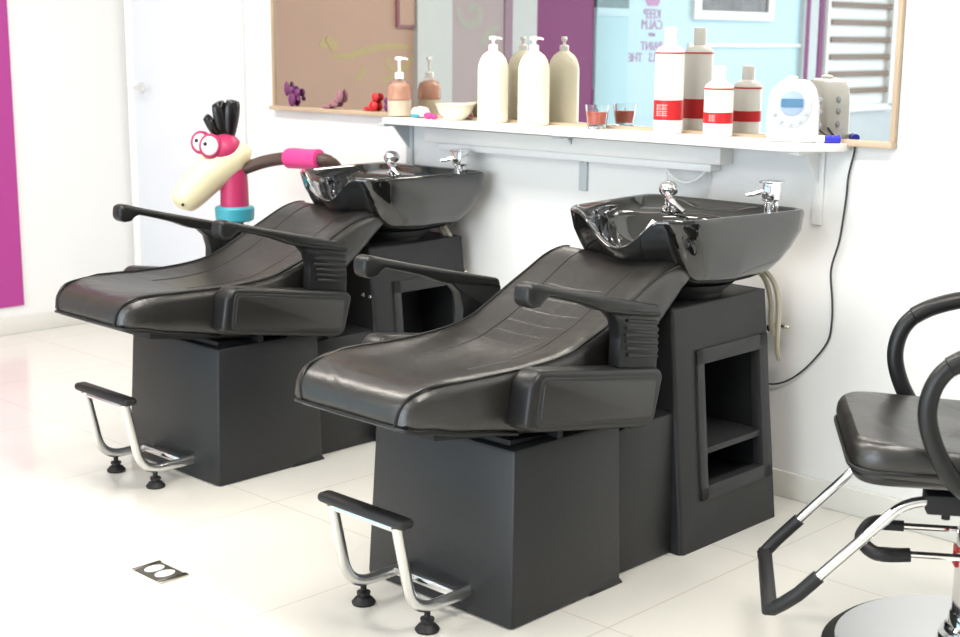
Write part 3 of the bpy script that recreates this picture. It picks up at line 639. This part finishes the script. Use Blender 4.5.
    def outr(th):                              # radius of the outline in direction th
        d = Vector((math.cos(th), math.sin(th))); best = 0
        m = len(outline)
        for i in range(m):
            a = outline[i] - cen; b = outline[(i + 1) % m] - cen; e = b - a
            den = d.x * e.y - d.y * e.x
            if abs(den) < 1e-9: continue
            tt = (a.x * e.y - a.y * e.x) / den; uu = (a.x * d.y - a.y * d.x) / den
            if tt > 0 and -1e-6 <= uu <= 1 + 1e-6: best = max(best, tt)
        return best
    TH = [2 * PI * k / N for k in range(N)]; RO = [outr(a) for a in TH]
    def dip(x, y):                             # neck recess in the front lip
        u = (x - (bcx + .01)) / .150
        if abs(u) >= 1 or y > -.45: return 0
        return .092 * (math.cos(u * PI / 2) ** 1.3) * min(1, (-.45 - y) / .22)
    bm = BM(); R = []
    outer = [(.30, .752), (.50, .754), (.66, .760), (.78, .772), (.865, .792), (.92, .822), (.958, .862), (.984, .912), (1.0, .960), (.998, .968), (.987, .973), (.968, .973)]
    for s, z in outer:
        ring = []
        for a, r in zip(TH, RO):
            ss = s * 1.0; e = .235 * (1 - .12 * abs(math.sin(2 * a))); low = min(1, max(0, (.90 - z) / .16)) * .45; rr = r * (1 - low) + (e / .235 * .25) * low
            under = 1 - .42 * max(0, -math.sin(a)) ** 4 * min(1, max(0, (.965 - z) / .17)); x = cen.x + math.cos(a) * rr * ss; y = cen.y + math.sin(a) * rr * ss * under + low * .03; zz = z
            dd = dip(x, y)
            if dd: zz = z - dd * max(0, (z - .745) / .23) ** .8
            ring.append(bm.verts.new((x, y, zz)))
        R.append(ring)
    bc = Vector((bcx, -.50)); inner = [(.93, .966, 0), (.90, .950, .15), (.86, .938, .45), (.80, .930, .9), (.79, .918, 1), (.74, .875, 1), (.64, .835, 1), (.48, .810, 1), (.25, .797, 1), (.05, .792, 1)]
    for s, z, mixv in inner:
        ring = []
        for a, r in zip(TH, RO):
            p = Vector((cen.x + math.cos(a) * r * s, cen.y + math.sin(a) * r * s))
            e = Vector((bc.x + math.cos(a) * .285 * s, bc.y + math.sin(a) * .255 * s)); q = p * (1 - mixv) + e * mixv
            dd = dip(q.x, q.y) * max(0, min(1, (z - .80) / .15)); ring.append(bm.verts.new((q.x, q.y, z - dd)))
        R.append(ring)
    for A, B in zip(R, R[1:]):
        for k in range(N): bm.faces.new((A[k], A[(k + 1) % N], B[(k + 1) % N], B[k]))
    bm.faces.new(R[0]); bm.faces.new(R[-1])
    bw = obj('wash_bowl', bm, M['bowl'], t, angle=50)
    bm = BM(); lathe(bm, [(.028, 0), (.03, .003), (.02, .005), (.008, .004)], (bc.x, bc.y, .791), 20); obj('drain', bm, M['chrome'], bw)
    bm = BM(); lathe(bm, [(.17, 0), (.175, .02), (.21, .05)], (-2.465, -.46, .712), 32, sy=.9); obj('bowl_mount', bm, M['dark'], t)
    # tap on the back deck
    fx, fy, fz = -2.238, -.262, .935
    bm = BM(); lathe(bm, [(.030, 0), (.030, .006), (.022, .012), (.022, .055), (.018, .060)], (fx, fy, fz), 20); box(bm, fx - .022, fx + .024, fy - .024, fy + .022, fz + .058, fz + .112, .006)
    fau = obj('faucet', bm, M['chrome'], t)
    bm = BM(); box(bm, fx - .030, fx + .030, fy - .028, fy + .026, fz + .110, fz + .118, .003); tube(bm, [(fx - .01, fy - .012, fz + .090), (fx - .045, fy - .036, fz + .076), (fx - .06, fy - .044, fz + .074)], [.008, .006, .005], 10); obj('lever', bm, M['chrome'], fau)
    hx, hy = -2.600, -.275
    bm = BM(); lathe(bm, [(.026, 0), (.026, .008), (.018, .014), (.018, .035)], (hx, hy, fz), 18); tube(bm, smooth([(hx, hy, fz + .03), (hx, hy - .004, fz + .05), (hx + .012, hy - .03, fz + .052), (hx + .05, hy - .05, fz + .03), (hx + .09, hy - .05, fz + .004)], 4), .010, 10)
    sp = obj('hand_spray', bm, M['chrome'], t)
    bm = BM(); ball(bm, (hx, hy - .008, fz + .068), .032, (1, 1, .8), 20); obj('spray_head', bm, M['chrome'], sp)
    # hoses behind the pedestal
    for a, b in ((0, .60), (.028, .52)):
        bm = BM(); tube(bm, smooth([(-2.415 + a, -.16, .80), (-2.340 + a, -.13, .74), (-2.320 + a, -.11, .66), (-2.330 + a, -.09, b), (-2.347 + a, -.05, b - .05), (-2.357 + a, -.03, b - .06)], 4), .0085, 8); obj('water_hose', bm, M['hose'], t, 'ivory water hose')
    bm = BM(); tube(bm, [(-2.357, -.003, .56), (-2.357, -.05, .56)], .012, 10); ball(bm, (-2.310, -.05, .575), .012, (2.4, 1, .8), 12); obj('stop_valve', bm, M['steel'], t)
    return t
st = make_station()
far = copy_tree(st); far['label'] = 'farther black leather shampoo chair with bowl, beside the bird-headed kids chair'
for ch in [k for k in bpy.data.objects if k.parent == st and k.name.startswith('screw')]: bpy.data.objects.remove(ch)   # only the farther station shows its screws
far.location = st.location + Vector((-1.455, .15, 0)) * S
for ch in [k for k in bpy.data.objects if k.parent == far]:
    if ch.name.startswith(('water_hose', 'stop_valve')): ch.location.y -= .13 * S

# ------------------------------------------------------------------ styling chair
CC = Vector((-1.312, -.745, 0)); F = Vector((-.824, -.5666, 0)); SD = Vector((.5666, -.824, 0))
W = lambda a, b, z: CC + F * a + SD * b + Vector((0, 0, z))
t = thing('styling_chair', 'black styling chair with looped arms on a chrome column', 'styling chair', CC)
bm = BM(); lathe(bm, [(.352, 0), (.356, .012), (.340, .026), (.325, .030)], CC, 64); obj('base_rim', bm, M['rubber'], t)
bm = BM(); lathe(bm, [(.328, .024), (.324, .034), (.20, .044), (.10, .052), (.075, .056)], CC, 64); obj('base_plate', bm, M['chrome'], t)
bm = BM(); lathe(bm, [(.085, .05), (.085, .07), (.066, .078), (.062, .12), (.058, .125), (.058, .33), (.052, .335)], CC, 32); lathe(bm, [(.034, .335), (.034, .44)], CC, 24); col = obj('column', bm, M['chrome'], t)
bm = BM(); lathe(bm, [(.068, .068), (.072, .075), (.072, .088), (.066, .094)], CC, 32); obj('column_collar', bm, M['chrome'], col)
q = CC + Vector((-.0585 * .80, -.0585 * .60, .265)); e1 = Vector((.60, -.80, 0)); nn = Vector((-.80, -.60, 0))
bm = BM()
for i, j, w, h in ((0, .016, .016, .006), (-.011, .006, .005, .010), (0, -.003, .016, .006), (.011, -.012, .005, .010), (0, -.020, .016, .006)):
    c = q + e1 * i + Vector((0, 0, j)); hexa(bm, [c + e1 * (a * w) + Vector((0, 0, b * h)) - nn * .006 for a, b in ((-1, -1), (1, -1), (1, 1), (-1, 1))], [c + e1 * (a * w) + Vector((0, 0, b * h)) + nn * .003 for a, b in ((-1, -1), (1, -1), (1, 1), (-1, 1))])
obj('red_mark', bm, M['red'], col, 'red mark on the chrome column')
def wbox(bm, a0, a1, b0, b1, z0, z1, bev=.004):
    return hexa(bm, [W(a0, b0, z0), W(a1, b0, z0), W(a1, b1, z0), W(a0, b1, z0)], [W(a0, b0, z1), W(a1, b0, z1), W(a1, b1, z1), W(a0, b1, z1)], bev)
bm = BM(); wbox(bm, -.14, .17, -.13, .13, .475, .50); wbox(bm, -.13, .165, .13, .215, .43, .475); wbox(bm, -.13, .165, -.215, -.13, .43, .475); wbox(bm, -.13, .13, -.14, .14, .43, .48); obj('seat_mount', bm, M['dark'], t)
bm = BM(); tube(bm, [W(.05, .14, .452), W(.05, .30, .452)], .007, 8); tube(bm, [W(.12, .19, .43), W(.12, .19, .415)], .010, 8); obj('mount_bolt', bm, M['dark'], t)
# seat: cushion outline, front towards the wall side
so = roundpoly([(.335, -.255), (.335, .255), (-.26, .27), (-.26, -.27)], [.08, .08, .06, .06], 6)
bm = BM(); cen2 = Vector((.03, 0)); R = []
for s, z in ((.90, .505), (.955, .50), (.97, .505), (.985, .515), (.975, .525)): R.append([bm.verts.new(W(*(cen2 + (p - cen2) * s), z)) for p in so])
for A, B in zip(R, R[1:]):
    for k in range(len(A)): bm.faces.new((A[k], A[(k + 1) % len(A)], B[(k + 1) % len(A)], B[k]))
bm.faces.new(R[0]); bm.faces.new(R[-1]); obj('seat_shell', bm, M['plast'], t)
bm = BM(); R = []
for s, z in ((.955, .500), (.985, .512), (1.0, .528), (1.005, .546), (.995, .562), (.975, .575), (.94, .583), (.85, .583), (.65, .578), (.4, .572), (.15, .570)):
    R.append([bm.verts.new(W(*(cen2 + (p - cen2) * s), z + (.012 * (p.x / .33) if p.x > 0 else 0) - .02 * max(0, -p.x / .26))) for p in so])
for A, B in zip(R, R[1:]):
    for k in range(len(A)): bm.faces.new((A[k], A[(k + 1) % len(A)], B[(k + 1) % len(A)], B[k]))
bm.faces.new(R[0]); bm.faces.new(R[-1]); sc_ = obj('seat_cushion', bm, M['leather'], t)
bm = BM(); tube(bm, [W(*(cen2 + (p - cen2) * 1.006), .532) for p in so], .005, 6, closed=True); obj('piping', bm, M['plast'], sc_)
# backrest (outside the frame but carried by the chair)
bm = BM(); pr = roundpoly([(-.22, .60), (.22, .60), (.20, 1.0), (-.20, 1.0)], .06, 5); prism(bm, pr, lambda u, v, d: W(-.25 - (v - .6) * .2 - d, u, v), 0, .07, .02, 3); obj('backrest', bm, M['leather'], t)
for b, nm in ((-.285, 0), (.285, 1)):
    loop = smooth([W(.05, b, .490), W(.095, b, .505), (W(.135, b, .545)), W(.172, b, .61), W(.190, b, .68), W(.178, b, .745), W(.140, b, .79), W(.075, b, .82), W(.0, b, .83), W(-.08, b, .82), W(-.17, b, .79), W(-.24, b, .74), W(-.30, b, .70)], 6)
    bm = BM(); tube(bm, loop, .0205, 14); tube(bm, [W(.06, b * .8, .500), W(.06, b, .500)], .014, 8); al = obj('arm_loop', bm, M['plast'], t)
    bm = BM(); pad = smooth([W(.155, b, .780), W(.11, b, .806), W(.04, b, .827), W(-.04, b, .829), W(-.14, b, .803)], 6); tube(bm, pad, [.016] + [.0245] * (len(pad) - 2) + [.016], 14, flat=.9); obj('arm_pad', bm, M['plast'], al, 'black arm pad')
    bm = BM(); ball(bm, W(.085, b + (.022 if b > 0 else -.022), .522), .012, (1, 1, 1), 12); obj('arm_screw', bm, M['chrome'], al, 'bright screw head')
# footrest
bm = BM()
FZ = .165
tube(bm, fillet([W(.10, -.195, .455), W(.235, -.195, .452), W(.475, -.195, .19), W(.50, -.17, FZ)], .05), .0125, 12)
tube(bm, fillet([W(.10, .195, .455), W(.205, .195, .455), W(.445, .195, .20), W(.485, .17, FZ)], .05), .0125, 12)
tube(bm, [W(.50, -.17, FZ), W(.485, .17, FZ)], .0125, 12)
fr = obj('footrest', bm, M['chrome'], t)
bm = BM(); wbox(bm, .475, .510, -.19, .185, FZ - .014, FZ + .02, .008); obj('foot_pad', bm, M['rubber'], fr, 'black rubber foot pad')
for co, lo, hi, f in ((W(.500, -.172, FZ), W(.475, -.195, .19), W(.235, -.195, .452), .27), (W(.487, .172, FZ), W(.445, .195, .20), W(.205, .195, .455), .24)):
    bm = BM(); d = (hi - lo); tube(bm, [co, co * .45 + lo * .55 + d * .004, lo + d * .06, lo + d * (f * .5), lo + d * f], .0165, 12); obj('sleeve', bm, M['rubber'], fr, 'black rubber sleeve')
# lower foot bar folded towards the wall
bm = BM()
tube(bm, [W(.02, .05, .276), W(.24, .05, .276)], .008, 10); tube(bm, [W(.02, -.08, .300), W(.24, -.08, .300)], .008, 10)
lb = obj('lower_bar', bm, M['chrome'], t)
for b, z in ((.05, .276), (-.08, .300)):
    bm = BM(); tube(bm, [W(.17, b, z), W(.25, b, z)], .0135, 12); obj('sleeve', bm, M['rubber'], lb, 'black rubber sleeve')
bm = BM(); tube(bm, smooth([W(.17, .055, .276), W(.245, .05, .272), W(.275, -.01, .285), W(.245, -.08, .302), W(.20, -.09, .305)], 5), .017, 12); obj('bumper', bm, M['rubber'], lb, 'black rubber bumper')

# ------------------------------------------------------------------ kids chair with the bird head, behind the farther station
t = thing('kids_chair', 'kids chair with a cream-beaked bird head and black feather tuft', 'kids chair', (-4.80, -.35, 0))
bm = BM(); lathe(bm, [(.20, -.022), (.20, .0), (.06, .03), (.05, .06), (.05, .35)], (-4.80, -.33, 0), 28); obj('base', bm, M['tealtoy'], t)
bm = BM(); ball(bm, (-4.80, -.33, .44), .15, (1, 1, .8), 24); obj('body', bm, M['pinktoy'], t)
bm = BM(); lathe(bm, [(.035, .50), (.035, .72)], (-4.80, -.35, 0), 20); obj('neck_post', bm, M['dark'], t, 'dark post under the collar')
bm = BM(); lathe(bm, [(.070, .700), (.078, .706), (.081, .752), (.076, .760), (.05, .762)], (-4.80, -.35, 0), 32); obj('collar', bm, M['tealtoy'], t, 'teal collar')
bm = BM(); lathe(bm, [(.058, .755), (.056, .85), (.050, .97)], (-4.80, -.35, 0), 28); obj('neck', bm, M['pinktoy'], t)
b_ = Vector((-.552, -.834, 0))
hp = smooth([(-4.763, -.295, .955), (-4.782, -.325, .962), (-4.815, -.375, .945), (-4.845, -.42, .905), (-4.868, -.455, .865), (-4.893, -.49, .822), (-4.915, -.525, .782), (-4.925, -.54, .762)], 4)
hr = [v.x for v in smooth([(.03, 0, 0), (.060, 0, 0), (.078, 0, 0), (.078, 0, 0), (.072, 0, 0), (.068, 0, 0), (.056, 0, 0), (.018, 0, 0)], 4)]
bm = BM(); tube(bm, hp, hr, 24); hd = obj('head', bm, M['beak'], t, angle=80)
bm = BM(); ball(bm, (-4.866, -.556, .775), .0065, (1, 1, 1), 8); obj('nostril', bm, M['dark'], hd)
capm = Matrix.Rotation(math.radians(20), 4, Vector((.83, -.55, 0)))
bm = BM(); ball(bm, (-4.822, -.385, .988), .078, (1, 1, .85), 24, mat4=capm); obj('brow_mask', bm, M['pinktoy'], hd, 'magenta mask round the eyes')
rr_ = Vector((.683, -.72, .1)).normalized()    # towards the camera side
for c, r in ((Vector((-4.800, -.462, 1.010)), .038), (Vector((-4.915, -.425, 1.016)), .036)):
    nrm = Vector((.62, -.77, .15)).normalized(); rot = nrm.to_track_quat('Z', 'Y').to_matrix().to_4x4()
    bm = BM(); lathe(bm, [(r * .2, -.02), (r * 1.2, -.016), (r * 1.2, .0), (r * 1.0, .008)], (0, 0, 0), 28, sy=1.1); bmesh.ops.transform(bm, matrix=Matrix.Translation(c) @ rot, verts=bm.verts); obj('eye_ring', bm, M['pinktoy'], hd, 'magenta eye ring')
    bm = BM(); ball(bm, c, r, (1, 1.1, .5), 24, mat4=rot); ey = obj('eye', bm, M['eye'], hd, 'bulging white eye')
    bm = BM(); ball(bm, c + nrm * r * .47 + Vector((-.012, -.008, .006)), .0085, (1, 1, .5), 12, mat4=rot); obj('pupil', bm, M['dark'], hd)
for i, (dx, top_z, lean, r) in enumerate(((0.02, 1.190, .01, .033), (-.018, 1.182, -.02, .032), (-.055, 1.125, -.035, .027))):
    p0 = Vector((-4.812, -.37, 1.03)); d = Vector((.55, .83, 0))
    pts = smooth([p0 + d * dx * .5, p0 + d * (dx * .8 + lean * .3) + Vector((0, 0, (top_z - 1.03) * .45)), p0 + d * (dx + lean * .5) + Vector((0, 0, (top_z - 1.03) * .85)), p0 + d * (dx + lean * .9) + Vector((0, 0, top_z - 1.03))], 4)
    n = len(pts); bm = BM(); tube(bm, pts, [r * (.55 + .5 * math.sin(PI * .9 * i2 / (n - 1))) * (1 if i2 < n - 1 else .5) for i2 in range(n)], 12, flat=.7); obj('feather', bm, M['feather'], hd, 'glossy black feather')
bm = BM(); tube(bm, smooth([(-4.66, -.44, .925), (-4.62, -.42, .938), (-4.545, -.37, .968), (-4.44, -.33, .985), (-4.33, -.33, .986), (-4.255, -.325, .99), (-4.232, -.31, .985), (-4.222, -.285, .965), (-4.222, -.27, .945)], 4), .026, 14); hb = obj('handlebar', bm, M['brown'], t, 'dark brown handlebar tube')
bm = BM(); gp = smooth([(-4.455, -.33, .983), (-4.40, -.33, .986), (-4.33, -.33, .986), (-4.275, -.33, .989), (-4.258, -.328, .990)], 4); tube(bm, gp, [.030] + [.041] * (len(gp) - 2) + [.036], 18); obj('grip', bm, M['pinkgrip'], hb, 'hot pink foam grip')
t.location += Vector((.14, -.10, .022)) * S     # the chair stands a step off the wall, its handlebar reaches back beside the bowl
for o in (hb, ): o.location -= Vector((.14, -.10, .022)) * S
